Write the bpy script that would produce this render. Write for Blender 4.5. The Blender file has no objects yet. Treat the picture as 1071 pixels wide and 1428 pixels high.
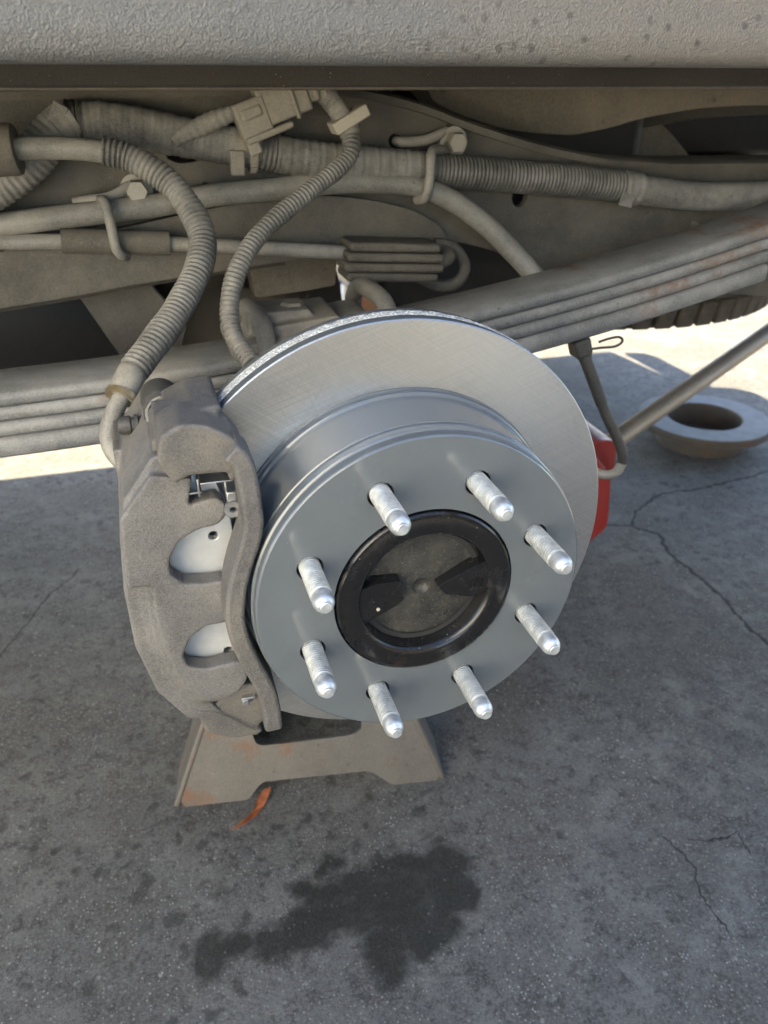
import bpy, bmesh, math, random
from mathutils import Vector, Matrix
random.seed(7)
R = math.radians
scene = bpy.context.scene
col = scene.collection

# ---------------------------------------------------------------- camera
CAM = Vector((-0.1572, -0.4189, 0.3079))
YAW, PITCH, ROLL, FPX = 0.2962, 0.5032, 0.0029, 1110.75
W0, H0 = 1071.0, 1428.0
FWD = Vector((math.sin(YAW)*math.cos(PITCH), math.cos(YAW)*math.cos(PITCH), -math.sin(PITCH)))
_r = Vector((math.cos(YAW), -math.sin(YAW), 0)); _u = _r.cross(FWD)
RGT = _r*math.cos(ROLL) + _u*math.sin(ROLL); UPV = _u*math.cos(ROLL) - _r*math.sin(ROLL)
cd = bpy.data.cameras.new('camera'); cam = bpy.data.objects.new('camera', cd); col.objects.link(cam)
cam.matrix_world = Matrix.Translation(CAM) @ Matrix((RGT, UPV, -FWD)).transposed().to_4x4()
cd.sensor_fit = 'VERTICAL'; cd.sensor_height = 36.0; cd.sensor_width = 36.0
cd.lens = FPX/H0*36.0
cd.clip_start = 0.01; cd.clip_end = 600
cd.dof.use_dof = True; cd.dof.focus_distance = 0.56; cd.dof.aperture_fstop = 10.0
scene.camera = cam

# ---------------------------------------------------------------- world, sun, exposure
SUN_EL, SUN_AZ = R(40), R(96)          # azimuth measured from +X towards +Y: the sun stands beyond the truck
wd = bpy.data.worlds.new('World'); scene.world = wd; wd.use_nodes = True
nt = wd.node_tree; bg = nt.nodes['Background']
sky = nt.nodes.new('ShaderNodeTexSky'); sky.sky_type = 'NISHITA'; sky.sun_disc = False
sky.sun_elevation = SUN_EL; sky.sun_rotation = math.pi/2 - SUN_AZ
nt.links.new(sky.outputs[0], bg.inputs[0]); bg.inputs[1].default_value = 0.1
sd = bpy.data.lights.new('sun', 'SUN'); sun = bpy.data.objects.new('sun', sd); col.objects.link(sun)
sd.energy = 4.5; sd.angle = R(0.5); sd.color = (1.0, 0.83, 0.53)
sdir = Vector((math.cos(SUN_AZ)*math.cos(SUN_EL), math.sin(SUN_AZ)*math.cos(SUN_EL), math.sin(SUN_EL)))
sun.rotation_euler = (-sdir).to_track_quat('-Z', 'Y').to_euler(); sun.location = sdir*20
scene.view_settings.view_transform = 'Standard'; scene.view_settings.look = 'None'
scene.view_settings.gamma = 1.0; scene.view_settings.use_curve_mapping = False
scene.view_settings.exposure = 3.08
scene.view_settings.use_white_balance = True; scene.view_settings.white_balance_temperature = 6250; scene.view_settings.white_balance_tint = 10
scene.render.engine = 'CYCLES'
scene.cycles.max_bounces = 5; scene.cycles.diffuse_bounces = 4; scene.cycles.glossy_bounces = 3; scene.cycles.use_adaptive_sampling = True; scene.cycles.adaptive_threshold = 0.02
scene.cycles.caustics_reflective = False; scene.cycles.caustics_refractive = False
scene.cycles.use_denoising = True

GZ = -0.55      # ground level; the hub centre is the origin, +Y runs under the truck

# ---------------------------------------------------------------- measuring and mesh helpers
def ray(px, py): return FWD + RGT*((px-W0/2)/FPX) - UPV*((py-H0/2)/FPX)
def P(px, py, Y):
    d = ray(px, py); return CAM + d*((Y-CAM.y)/d.y)
def G(px, py, Z=GZ):
    d = ray(px, py); return CAM + d*((Z-CAM.z)/d.z)

def catmull(pts, step):
    pts = [Vector(p) for p in pts]
    q = [2*pts[0]-pts[1]] + pts + [2*pts[-1]-pts[-2]]
    dense = []
    for i in range(1, len(q)-2):
        p0, p1, p2, p3 = q[i-1:i+3]
        n = max(4, int((p2-p1).length/0.0015))
        for k in range(n):
            t = k/n
            dense.append(0.5*((2*p1)+(p2-p0)*t+(2*p0-5*p1+4*p2-p3)*t*t+(3*p1-p0-3*p2+p3)*t**3))
    dense.append(q[-2])
    L = [0]
    for a, b in zip(dense, dense[1:]): L.append(L[-1]+(b-a).length)
    n = max(2, int(L[-1]/step)); out = []; j = 0
    for k in range(n+1):
        s = L[-1]*k/n
        while j < len(L)-2 and L[j+1] < s: j += 1
        f = (s-L[j])/max(1e-9, L[j+1]-L[j]); out.append(dense[j].lerp(dense[j+1], min(1, max(0, f))))
    return out, L[-1]

class MB:
    def __init__(s): s.v = []; s.f = []
    def add(s, vs, fs):
        o = len(s.v); s.v += [Vector(x) for x in vs]; s.f += [tuple(i+o for i in f) for f in fs]; return s
    def box(s, c, size, M=None):
        hx, hy, hz = [k/2 for k in size]; c = Vector(c)
        vs = [Vector((x, y, z)) for x in (-hx, hx) for y in (-hy, hy) for z in (-hz, hz)]
        if M: vs = [M @ v for v in vs]
        return s.add([c+v for v in vs], [(0,1,3,2),(4,6,7,5),(0,4,5,1),(2,3,7,6),(0,2,6,4),(1,5,7,3)])
    def rings(s, rings, closed=False, caps=True):
        n = len(rings[0]); vs = [p for r in rings for p in r]; fs = []
        m = len(rings)
        for i in range(m if closed else m-1):
            a, b = i*n, ((i+1) % m)*n
            for k in range(n): fs.append((a+k, a+(k+1) % n, b+(k+1) % n, b+k))
        if caps and not closed: fs += [tuple(range(n-1, -1, -1)), tuple((m-1)*n+k for k in range(n))]
        return s.add(vs, fs)
    def lathe(s, prof, seg=48, c=(0,0,0), axis='Y', closed=False, caps=False, M=None):
        c = Vector(c); rs = []
        for r, y in prof:
            ring = []
            for k in range(seg):
                a = 2*math.pi*k/seg
                v = Vector((r*math.cos(a), y, r*math.sin(a)))
                if axis == 'Z': v = Vector((v.x, v.z, v.y))
                if axis == 'X': v = Vector((v.y, v.x, v.z))
                if M: v = M @ v
                ring.append(c+v)
            rs.append(ring)
        return s.rings(rs, closed, caps)
    def tube(s, pts, rad, seg=14, step=0.006, flat=None):
        path, L = catmull(pts, step)
        n = len(path); t0 = (path[1]-path[0]).normalized()
        up = Vector((0, 0, 1)) if abs(t0.z) < .9 else Vector((0, 1, 0))
        nrm = (up - t0*up.dot(t0)).normalized(); rs = []
        for i, p in enumerate(path):
            t = (path[min(i+1, n-1)]-path[max(i-1, 0)]).normalized()
            nrm = (nrm - t*nrm.dot(t)).normalized(); b = t.cross(nrm)
            r = rad(L*i/(n-1), L) if callable(rad) else rad
            rs.append([p + (nrm*math.cos(2*math.pi*k/seg) + b*math.sin(2*math.pi*k/seg))*r for k in range(seg)])
        return s.rings(rs)
    def prism(s, outline, y0, y1, holes=()):
        """outline of (x, z); extruded along Y, holes are loops of (x, z)"""
        bm = bmesh.new()
        def loop(o): 
            vs = [bm.verts.new((x, y0, z)) for x, z in o]
            return [bm.edges.new((vs[i], vs[(i+1) % len(vs)])) for i in range(len(vs))]
        es = loop(outline)
        for h in holes: es += loop(h)
        bmesh.ops.triangle_fill(bm, edges=es, use_beauty=True, use_dissolve=False)
        g = bmesh.ops.extrude_face_region(bm, geom=bm.faces[:])
        for v in [e for e in g['geom'] if isinstance(e, bmesh.types.BMVert)]: v.co.y = y1
        bmesh.ops.recalc_face_normals(bm, faces=bm.faces[:])
        bm.verts.index_update()
        s.add([v.co.copy() for v in bm.verts], [tuple(v.index for v in f.verts) for f in bm.faces]); bm.free(); return s
    def xform(s, M): s.v = [M @ v for v in s.v]; return s
    def build(s, name, mat, parent=None, smooth=True, bevel=0, remesh=0, sm=0, seg=2, ang=35, base=False):
        lo = Vector((min(v[i] for v in s.v) for i in range(3))); hi = Vector((max(v[i] for v in s.v) for i in range(3)))
        c = (lo+hi)/2
        if parent is None: c.z = lo.z
        me = bpy.data.meshes.new(name); me.from_pydata([v-c for v in s.v], [], s.f); me.update()
        bm = bmesh.new(); bm.from_mesh(me); bmesh.ops.recalc_face_normals(bm, faces=bm.faces[:])
        bm.to_mesh(me); bm.free()
        me.materials.append(mat)
        for p in me.polygons: p.use_smooth = smooth
        o = bpy.data.objects.new(name, me); col.objects.link(o)
        o['wc'] = list(c); del o['wc']
        if parent is not None: o.parent = parent; o.location = c - wloc(parent)
        else: o.location = c
        WL[o.name] = c
        if remesh:
            m = o.modifiers.new('r', 'REMESH'); m.mode = 'VOXEL'; m.voxel_size = remesh; m.use_smooth_shade = True
            if sm: k = o.modifiers.new('s', 'SMOOTH'); k.factor = .5; k.iterations = sm
        elif bevel:
            b = o.modifiers.new('b', 'BEVEL'); b.width = bevel; b.segments = seg; b.limit_method = 'ANGLE'; b.angle_limit = R(30)
            b.harden_normals = False
        if smooth and not remesh: 
            me.set_sharp_from_angle(angle=R(ang))
        return o
WL = {}
def wloc(o): return Vector(WL.get(o.name, (0, 0, 0)))
def thing(name, loc, label, cat, group=None):
    o = bpy.data.objects.new(name, None); col.objects.link(o); o.location = loc; WL[o.name] = Vector(loc)
    o.empty_display_size = .02
    return tag(o, label, cat, group)
def tag(o, label, cat, group=None):
    o['label'] = label; o['category'] = cat
    if group: o['group'] = group
    return o
def copy_to(o, parent, delta=Vector((0,0,0)), rot=None):
    c = o.copy(); col.objects.link(c); c.parent = parent; c.location = o.location + delta; return c
def circ(x, z, r, n=24): return [(x+r*math.cos(2*math.pi*k/n), z+r*math.sin(2*math.pi*k/n)) for k in range(n)]
def pxo(pts, Y):
    o = [P(a, b, Y) for a, b in pts]; return [(v.x, v.z) for v in o]
def rounded(pts, n=4, k=.3):
    """soften an outline by cutting corners with short curves"""
    out = []; m = len(pts)
    for i in range(m):
        a, b, c = Vector(pts[i-1]), Vector(pts[i]), Vector(pts[(i+1) % m])
        p, q = b.lerp(a, k), b.lerp(c, k)
        for j in range(n+1):
            t = j/n; v = p*(1-t)**2 + b*2*t*(1-t) + q*t*t; out.append((v.x, v.y))
    return out
def corr(r, pitch, amp, a=0, b=1e9, base=None):
    """radius of a corrugated conduit between arc lengths a and b"""
    def f(s, L):
        if a <= s <= b: return r + amp*max(-1, min(1, 1.7*math.sin(2*math.pi*s/pitch)))
        return base if base else r
    return f

# ---------------------------------------------------------------- materials
class NT:
    def __init__(s, name):
        s.m = bpy.data.materials.new(name); s.m.use_nodes = True; s.t = s.m.node_tree; s.b = s.t.nodes['Principled BSDF']
        s.coord = s.n('ShaderNodeTexCoord').outputs['Object']
    def n(s, t, **k):
        x = s.t.nodes.new(t)
        for a, v in k.items(): setattr(x, a, v)
        return x
    def lk(s, a, b): s.t.links.new(a, b)
    def put(s, sock, v):
        if isinstance(v, bpy.types.NodeSocket): s.lk(v, sock)
        else: sock.default_value = v
    def noise(s, scale, detail=4, rough=.55, vec=None, dist=0):
        x = s.n('ShaderNodeTexNoise'); x.inputs['Scale'].default_value = scale; x.inputs['Detail'].default_value = detail
        x.inputs['Roughness'].default_value = rough; x.inputs['Distortion'].default_value = dist
        s.lk(vec if vec is not None else s.coord, x.inputs['Vector']); return x.outputs['Fac']
    def voro(s, scale, vec=None, feature='F1'):
        x = s.n('ShaderNodeTexVoronoi'); x.feature = feature; x.inputs['Scale'].default_value = scale
        s.lk(vec if vec is not None else s.coord, x.inputs['Vector']); return x
    def mapv(s, scale=(1,1,1), rot=(0,0,0), vec=None):
        x = s.n('ShaderNodeMapping'); x.inputs['Scale'].default_value = scale; x.inputs['Rotation'].default_value = rot
        s.lk(vec if vec is not None else s.coord, x.inputs['Vector']); return x.outputs[0]
    def ramp(s, v, lo, hi, a=0.0, b=1.0):
        x = s.n('ShaderNodeMapRange'); x.clamp = True
        s.lk(v, x.inputs[0]); x.inputs[1].default_value = lo; x.inputs[2].default_value = hi
        s.put(x.inputs[3], a); s.put(x.inputs[4], b); return x.outputs[0]
    def math(s, op, a, b=0.0, c=0.0):
        x = s.n('ShaderNodeMath', operation=op); s.put(x.inputs[0], a); s.put(x.inputs[1], b); s.put(x.inputs[2], c); return x.outputs[0]
    def mix(s, f, a, b):
        x = s.n('ShaderNodeMix', data_type='RGBA'); s.put(x.inputs[0], f)
        for sock, v in ((x.inputs[6], a), (x.inputs[7], b)):
            if isinstance(v, bpy.types.NodeSocket): s.lk(v, sock)
            else: sock.default_value = (*v, 1) if len(v) == 3 else v
        return x.outputs[2]
    def bump(s, h, strength, dist, prev=None):
        x = s.n('ShaderNodeBump'); x.inputs['Strength'].default_value = strength; x.inputs['Distance'].default_value = dist
        s.lk(h, x.inputs['Height'])
        if prev is not None: s.lk(prev, x.inputs['Normal'])
        return x.outputs[0]
    def up(s):
        g = s.n('ShaderNodeNewGeometry'); x = s.n('ShaderNodeSeparateXYZ'); s.lk(g.outputs['Normal'], x.inputs[0]); return x.outputs[2]
    def done(s, color, rough=.6, metal=0, normal=None, **k):
        s.put(s.b.inputs['Base Color'], (*color, 1) if isinstance(color, tuple) else color)
        s.put(s.b.inputs['Roughness'], rough); s.put(s.b.inputs['Metallic'], metal)
        if normal is not None: s.lk(normal, s.b.inputs['Normal'])
        for a, v in k.items(): s.put(s.b.inputs[a], v)
        return s.m

def dusty(name, base, dust, rough=.75, amt=.6, bump=.25, scale=1.0, metal=0, speck=True, rust=0, wear=None):
    """a part under a truck: its own colour under settled road dust, speckled and a little rough"""
    t = NT(name)
    big = t.noise(9*scale, 5, .6); mid = t.noise(60*scale, 5, .65); fine = t.noise(520*scale, 3, .6)
    f = t.math('ADD', t.ramp(big, .36, .64, -.08, .62), t.ramp(mid, .32, .7, -.14, .40))
    f = t.math('ADD', f, t.ramp(t.up(), -.2, .9, -.12, .45))
    f = t.math('MULTIPLY', f, amt); c = t.mix(f, base, dust)
    c = t.mix(t.ramp(fine, .35, .75, 0, .3), c, tuple(k*1.5 for k in dust))
    if rust:
        c = t.mix(t.ramp(t.noise(14*scale, 6, .7), .62-rust*.1, .75-rust*.1, 0, .8), c, (.16, .07, .03))
    if speck:
        v = t.voro(300*scale); c = t.mix(t.math('MULTIPLY', t.ramp(v.outputs['Distance'], .06, .18, .6, 0), t.ramp(mid, .52, .66)), c, (.42, .40, .37))
        v2 = t.voro(45*scale); c = t.mix(t.ramp(v2.outputs['Distance'], .03, .10, .6, 0), c, (.05, .042, .035))
    h = t.math('ADD', t.math('MULTIPLY', fine, .6), mid)
    nrm = t.bump(h, bump, .002)
    return t.done(c, t.ramp(mid, .3, .7, rough-.08, min(1, rough+.12)), metal, nrm)

DUST = (.20, .175, .14)
M = {}
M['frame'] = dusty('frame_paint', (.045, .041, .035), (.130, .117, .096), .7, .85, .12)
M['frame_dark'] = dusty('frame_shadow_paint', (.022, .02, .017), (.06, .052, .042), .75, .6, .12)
M['spring'] = dusty('spring_steel', (.088, .092, .098), (.29, .288, .28), .55, .8, .35, 1, 0, True, .5)
M['clamp'] = dusty('clamp_steel', (.095, .093, .089), (.25, .235, .21), .7, .9, .3)
M['conduit'] = dusty('conduit_plastic', (.06, .059, .057), (.29, .277, .25), .55, .85, .2, 1.4)
M['conduit_dark'] = dusty('black_conduit_plastic', (.028, .028, .029), (.20, .19, .172), .45, .8, .2, 1.4)
M['tape'] = dusty('loom_tape', (.08, .078, .074), (.30, .284, .255), .75, .9, .35, 1.4)
M['steel_line'] = dusty('line_steel', (.11, .107, .10), (.31, .293, .258), .55, .8, .2, 1.2)
M['rubber'] = dusty('rubber_moulding', (.055, .051, .045), (.16, .143, .115), .75, .7, .2)
M['plastic'] = dusty('grey_connector_plastic', (.16, .15, .13), (.30, .27, .22), .6, .8, .1, 1, 0, False)
M['cream'] = dusty('cream_plastic_band', (.36, .33, .27), (.40, .36, .29), .6, .5, .1, 1, 0, False)
M['bolt'] = dusty('bolt_steel', (.25, .235, .21), (.32, .29, .24), .5, .7, .15, 2, .3)
M['black_rubber'] = dusty('black_rubber', (.018, .018, .018), (.09, .085, .075), .6, .5, .1)
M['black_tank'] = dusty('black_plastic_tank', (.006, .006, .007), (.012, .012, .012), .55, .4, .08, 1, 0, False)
M['tyre'] = dusty('tyre_rubber', (.035, .03, .026), (.14, .115, .085), .85, .8, .25)
M['stand'] = dusty('stand_steel', (.075, .066, .057), (.145, .128, .110), .5, .7, .25, .8, .35, True, .75)
M['jack_red'] = dusty('red_jack_paint', (.22, .008, .008), (.20, .06, .045), .4, .35, .05, 1, 0, False)
M['handle'] = dusty('worn_handle_steel', (.26, .22, .18), (.36, .32, .26), .45, .7, .15, 1, .5)

def cast(name, a, b, warm):
    t = NT(name)
    big = t.noise(22, 5, .6); fine = t.noise(750, 4, .7); mid = t.noise(140, 4, .6)
    c = t.mix(t.ramp(big, .3, .7), a, b)
    c = t.mix(t.ramp(t.noise(11, 4, .6), .5, .75, 0, .5), c, warm)
    c = t.mix(t.ramp(fine, .45, .75, 0, .45), c, tuple(min(1, k*1.7) for k in b))
    c = t.mix(t.ramp(fine, .42, .28, 0, .5), c, tuple(k*.45 for k in a))
    n = t.bump(t.math('ADD', fine, t.math('MULTIPLY', mid, .8)), .55, .0018)
    return t.done(c, t.ramp(mid, .3, .7, .5, .7), .2, n)
M['cast'] = cast('caliper_cast_iron', (.098, .094, .090), (.195, .184, .172), (.22, .185, .135))
M['bracket'] = cast('bracket_cast_iron', (.080, .076, .071), (.165, .154, .141), (.19, .155, .11))

def zinc():
    t = NT('zinc_plated_stud')
    n = t.noise(180, 5, .6); f = t.noise(900, 3, .6)
    c = t.mix(t.ramp(n, .35, .7), (.52, .54, .55), (.78, .79, .78))
    c = t.mix(t.ramp(f, .64, .78, 0, .5), c, (.22, .22, .21))
    return t.done(c, t.ramp(n, .3, .7, .34, .50), .7, t.bump(f, .15, .0005))
M['zinc'] = zinc()

def machined():
    t = NT('machined_rotor_steel')
    c0 = t.noise(7, 3, .5)
    lines = None
    for i, (a, w) in enumerate(((.32, 1.2), (1.05, .5), (-.62, 1.1), (1.85, .4), (-1.2, .5))):
        v = t.mapv((18, 1, 1300), (0, 0, 0), t.mapv((1, 1, 1), (0, a, 0))); w_ = t.math('MULTIPLY', t.ramp(t.noise(1, 2, .5, v), .32, .68), w)
        lines = w_ if lines is None else t.math('ADD', lines, w_)
    l = t.ramp(lines, 1.2, 3.4)
    c = t.mix(l, (.43, .428, .42), (.58, .575, .565))
    c = t.mix(t.ramp(t.noise(40, 6, .7), .55, .8, 0, .25), c, (.36, .31, .24))
    tg = t.n('ShaderNodeTangent', direction_type='RADIAL', axis='Y'); t.lk(tg.outputs[0], t.b.inputs['Tangent'])
    return t.done(c, t.ramp(l, 0, 1, .46, .32), .95, t.bump(lines, .05, .0004), **{'Anisotropic': .55})
M['machined'] = machined()

def coated(name, rough, r2):
    t = NT(name)
    n = t.noise(30, 5, .6); f = t.noise(900, 2, .5)
    c = t.mix(t.ramp(n, .3, .75), (.108, .121, .130), (.124, .137, .146))
    c = t.mix(t.ramp(t.noise(18, 6, .75), .56, .74, 0, .40), c, (.18, .19, .197))
    c = t.mix(t.ramp(t.noise(9, 5, .7, None, 1.0), .60, .72, 0, .30), c, (.085, .092, .096))
    v = t.voro(70); c = t.mix(t.ramp(v.outputs['Distance'], .015, .035, .55, 0), c, (.32, .33, .33))
    return t.done(c, t.ramp(n, .3, .7, rough, r2), .1, t.bump(t.math('ADD', n, t.math('MULTIPLY', f, .15)), .03, .002),
                  **{'Coat Weight': .9, 'Coat Roughness': .06})
M['coat'] = coated('grey_rotor_coating', .32, .42)
M['coat_face'] = coated('grey_rotor_coating_flat', .42, .5)

def roughband():
    t = NT('rough_cast_rotor_edge')
    n = t.noise(700, 3, .6); c = t.mix(t.ramp(n, .42, .6), (.40, .41, .415), (.88, .88, .87))
    return t.done(c, .5, .0, t.bump(n, .9, .003))
M['band'] = roughband()

def blackpaint():
    t = NT('black_hub_paint')
    n = t.noise(60, 6, .7); c = t.mix(t.ramp(n, .62, .8, 0, .7), (.010, .0095, .0095), (.07, .03, .02))
    f = t.voro(160); c = t.mix(t.ramp(f.outputs['Distance'], .04, .10, .5, 0), c, (.3, .28, .25))
    return t.done(c, t.ramp(n, .3, .7, .14, .34), 0, t.bump(n, .12, .002))
M['hub_black'] = blackpaint()
def hubcenter():
    t = NT('dusty_axle_end')
    n = t.noise(45, 6, .7); f = t.noise(500, 3, .6)
    c = t.mix(t.ramp(n, .38, .68), (.016, .016, .016), (.060, .056, .047))
    c = t.mix(t.ramp(f, .55, .75, 0, .5), c, (.16, .15, .12))
    return t.done(c, .48, 0, t.bump(f, .25, .001))
M['hub_center'] = hubcenter()
def simple(name, c, rough=.5, metal=0, sc=60, var=.15, bump=.1):
    t = NT(name); n = t.noise(sc, 5, .6)
    cc = t.mix(t.ramp(n, .3, .7), tuple(k*(1-var) for k in c), tuple(min(1, k*(1+var)) for k in c))
    return t.done(cc, t.ramp(n, .3, .7, rough*.85, min(1, rough*1.15)), metal, t.bump(n, bump, .001))
M['pad_plate'] = simple('pad_backing_steel', (.56, .56, .55), .42, .35, 120, .07, .06)
M['friction'] = simple('pad_friction', (.03, .03, .03), .9, 0, 800, .8, .6)
M['clip'] = simple('stainless_clip', (.55, .54, .52), .3, .9)
M['dark_hole'] = simple('dark_bore', (.02, .02, .02), .8)
M['leaf'] = simple('dry_leaf', (.30, .095, .035), .7, 0, 90, .45)
M['blue'] = simple('blue_plastic', (.03, .06, .45), .4)
M['white'] = simple('white_plastic', (.75, .75, .75), .4)
M['card'] = simple('brown_card', (.40, .20, .09), .85)
M['copper'] = simple('dull_brass', (.30, .24, .15), .4, .6)

def bedpanel():
    t = NT('textured_body_coating')
    n1 = t.noise(760, 3, .55, None, .2); n2 = t.noise(330, 2, .5); big = t.noise(3.2, 4, .6)
    c = t.mix(t.ramp(big, .35, .65), (.125, .127, .130), (.165, .160, .150))
    sep = t.n('ShaderNodeSeparateXYZ'); g = t.n('ShaderNodeNewGeometry'); t.lk(g.outputs['Position'], sep.inputs[0])
    c = t.mix(t.ramp(t.math('ADD', sep.outputs[0], t.math('MULTIPLY', big, .2)), .05, .28, 0, .6), c, (.19, .165, .135))
    v = t.voro(95, t.mapv((1,1,1), (R(90),0,0))); v.voronoi_dimensions = '2D'; v3 = t.noise(8, 3)
    dots = t.math('MULTIPLY', t.ramp(v.outputs['Distance'], .12, .24, 1, 0), t.ramp(t.math('ADD', sep.outputs[0], t.math('MULTIPLY', v3, .3)), .02, .35, .15, 1))
    vc = t.n('ShaderNodeSeparateColor'); t.lk(v.outputs['Color'], vc.inputs[0])
    dots = t.math('MULTIPLY', dots, t.ramp(vc.outputs[0], .55, .7))
    c = t.mix(t.math('MULTIPLY', dots, .8), c, (.055, .047, .04))
    c = t.mix(t.ramp(n1, .55, .75, 0, .45), c, (.34, .34, .33))
    return t.done(c, t.ramp(n1, .3, .7, .5, .68), 0, t.bump(t.math('ADD', n1, t.math('MULTIPLY', n2, .6)), .85, .0020))
M['bed'] = bedpanel()
M['bed_dark'] = dusty('underbody_paint', (.05, .044, .036), (.15, .128, .10), .75, .7, .15)
M['member'] = dusty('body_support_paint', (.10, .088, .07), (.21, .182, .14), .75, .9, .15, .5)

def ground_mat():
    t = NT('worn_asphalt')
    g = t.n('ShaderNodeNewGeometry'); pos = g.outputs['Position']; t.coord = pos
    # ragged copy of the position, for stains and cracks
    def warp(scale, amt):
        nz = t.n('ShaderNodeTexNoise'); nz.inputs['Scale'].default_value = scale; nz.inputs['Detail'].default_value = 3; nz.inputs['Roughness'].default_value = .65
        t.lk(pos, nz.inputs['Vector'])
        s1 = t.n('ShaderNodeVectorMath', operation='SUBTRACT'); t.lk(nz.outputs['Color'], s1.inputs[0]); s1.inputs[1].default_value = (.5, .5, .5)
        s2 = t.n('ShaderNodeVectorMath', operation='SCALE'); t.lk(s1.outputs[0], s2.inputs[0]); s2.inputs['Scale'].default_value = amt
        s3 = t.n('ShaderNodeVectorMath', operation='ADD'); t.lk(pos, s3.inputs[0]); t.lk(s2.outputs[0], s3.inputs[1])
        fl = t.n('ShaderNodeVectorMath', operation='MULTIPLY'); t.lk(s3.outputs[0], fl.inputs[0]); fl.inputs[1].default_value = (1, 1, 0); return fl.outputs[0]
    wp = warp(22, .05); wc = warp(30, .028)
    def dist_blob(px, py, r):
        c = G(px, py); e = (G(px+r, py)-c).length
        d = t.n('ShaderNodeVectorMath', operation='DISTANCE'); t.lk(wp, d.inputs[0]); d.inputs[1].default_value = (c.x, c.y, 0)
        return t.math('SUBTRACT', d.outputs['Value'], e)
    stain = None
    for x, y, r in ((170,870,76),(265,838,58),(370,830,65),(480,780,92),(560,700,100),(680,690,130),(800,640,140),(930,560,80),(960,650,82),(850,760,130),(740,860,72),(770,930,50),(470,640,42),(560,570,36)):
        d = dist_blob(220+.4295*x, 960+.4295*y, .4295*r)
        stain = d if stain is None else t.math('SMOOTH_MIN', stain, d, .012)
    stain = t.math('MULTIPLY', t.ramp(stain, -.007, .007, 1, 0), t.ramp(t.noise(30, 4, .7), .25, .5, .8, 1))
    def segs(pts, w):
        out = None
        pts = [G(a, b) for a, b in pts]
        for a, b in zip(pts, pts[1:]):
            ba = Vector((b.x-a.x, b.y-a.y, 0)); L2 = ba.length_squared
            pa = t.n('ShaderNodeVectorMath', operation='SUBTRACT'); t.lk(wc, pa.inputs[0]); pa.inputs[1].default_value = (a.x, a.y, 0)
            dt = t.n('ShaderNodeVectorMath', operation='DOT_PRODUCT'); t.lk(pa.outputs[0], dt.inputs[0]); dt.inputs[1].default_value = tuple(ba/L2)
            cl = t.ramp(dt.outputs['Value'], 0, 1, 0, 1)
            sc = t.n('ShaderNodeVectorMath', operation='SCALE'); sc.inputs[0].default_value = tuple(ba); t.lk(cl, sc.inputs['Scale'])
            d = t.n('ShaderNodeVectorMath', operation='DISTANCE'); t.lk(pa.outputs[0], d.inputs[0]); t.lk(sc.outputs[0], d.inputs[1])
            out = d.outputs['Value'] if out is None else t.math('MINIMUM', out, d.outputs['Value'])
        return t.ramp(out, w*.35, w, 1, 0)
    crack = segs([(1090,915),(1050,880),(1010,835),(975,805),(935,772),(918,745),(880,733),(838,732)], .0055)
    crack = t.math('MAXIMUM', crack, segs([(880,733),(885,712),(925,688),(985,680),(1080,655)], .004))
    crack = t.math('MAXIMUM', crack, segs([(925,1165),(955,1195),(970,1225),(990,1265),(1015,1300)], .0016))
    crack = t.math('MAXIMUM', crack, segs([(955,1168),(1000,1172),(1030,1160),(1045,1190)], .0014))
    crack = t.math('MAXIMUM', crack, segs([(0,915),(30,880),(70,830),(110,795)], .002))
    big = t.noise(2.6, 5, .6); mid = t.noise(17, 6, .7); fine = t.noise(330, 4, .7); tiny = t.noise(1100, 3, .6)
    c = t.mix(t.ramp(big, .3, .7), (.070, .0685, .066), (.130, .128, .124))
    c = t.mix(t.ramp(mid, .46, .62, 0, .75), c, (.162, .158, .150))
    c = t.mix(t.ramp(t.noise(7.3, 6, .7, None, .8), .56, .64, 0, .5), c, (.19, .186, .18))
    c = t.mix(t.ramp(t.noise(48, 4, .75), .50, .62, 0, .75), c, (.045, .043, .041))
    c = t.mix(t.ramp(t.noise(5.5, 4, .65), .47, .62, 0, .65), c, (.075, .070, .063))
    dens = t.noise(11, 4, .65)
    c = t.mix(t.ramp(fine, .46, .72, 0, .7), c, (.19, .187, .18))
    c = t.mix(t.ramp(fine, .45, .28, 0, .7), c, (.035, .035, .036))
    def stones(sc, lo, hi, keep, colr, amt):
        v = t.voro(sc); s = t.n('ShaderNodeSeparateColor'); t.lk(v.outputs['Color'], s.inputs[0])
        k = t.math('MULTIPLY', t.ramp(v.outputs['Distance'], lo, hi, 1, 0), t.ramp(s.outputs[0], keep, keep+.05))
        return t.math('MULTIPLY', k, t.ramp(dens, .38, .66, amt*.15, amt)), colr
    st = stones(80, .10, .26, .78, (.32, .31, .30), .8)
    st2 = stones(230, .15, .36, .62, (.40, .39, .375), .8)
    c = t.mix(st[0], c, st[1]); c = t.mix(st2[0], c, st2[1])
    vd = t.voro(42, wp); vs = t.n('ShaderNodeSeparateColor'); t.lk(vd.outputs['Color'], vs.inputs[0])
    dc = G(330, 1190); dd = t.n('ShaderNodeVectorMath', operation='DISTANCE'); t.lk(wp, dd.inputs[0]); dd.inputs[1].default_value = (dc.x, dc.y, 0)
    near = t.math('ADD', t.ramp(dd.outputs['Value'], .08, .30, .55, 0), t.ramp(big, .5, .65, 0, .25))
    drip = t.math('LESS_THAN', vs.outputs[0], near)
    drip = t.math('MULTIPLY', drip, t.ramp(vd.outputs['Distance'], .22, .42, 1, 0))
    c = t.mix(t.math('MULTIPLY', drip, .62), c, (.035, .033, .031))
    pit = t.ramp(t.voro(520).outputs['Distance'], .1, .3, 1, 0)
    c = t.mix(t.math('MULTIPLY', stain, .95), c, t.mix(t.ramp(fine, .35, .75), (.008, .008, .007), (.032, .030, .026)))
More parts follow.
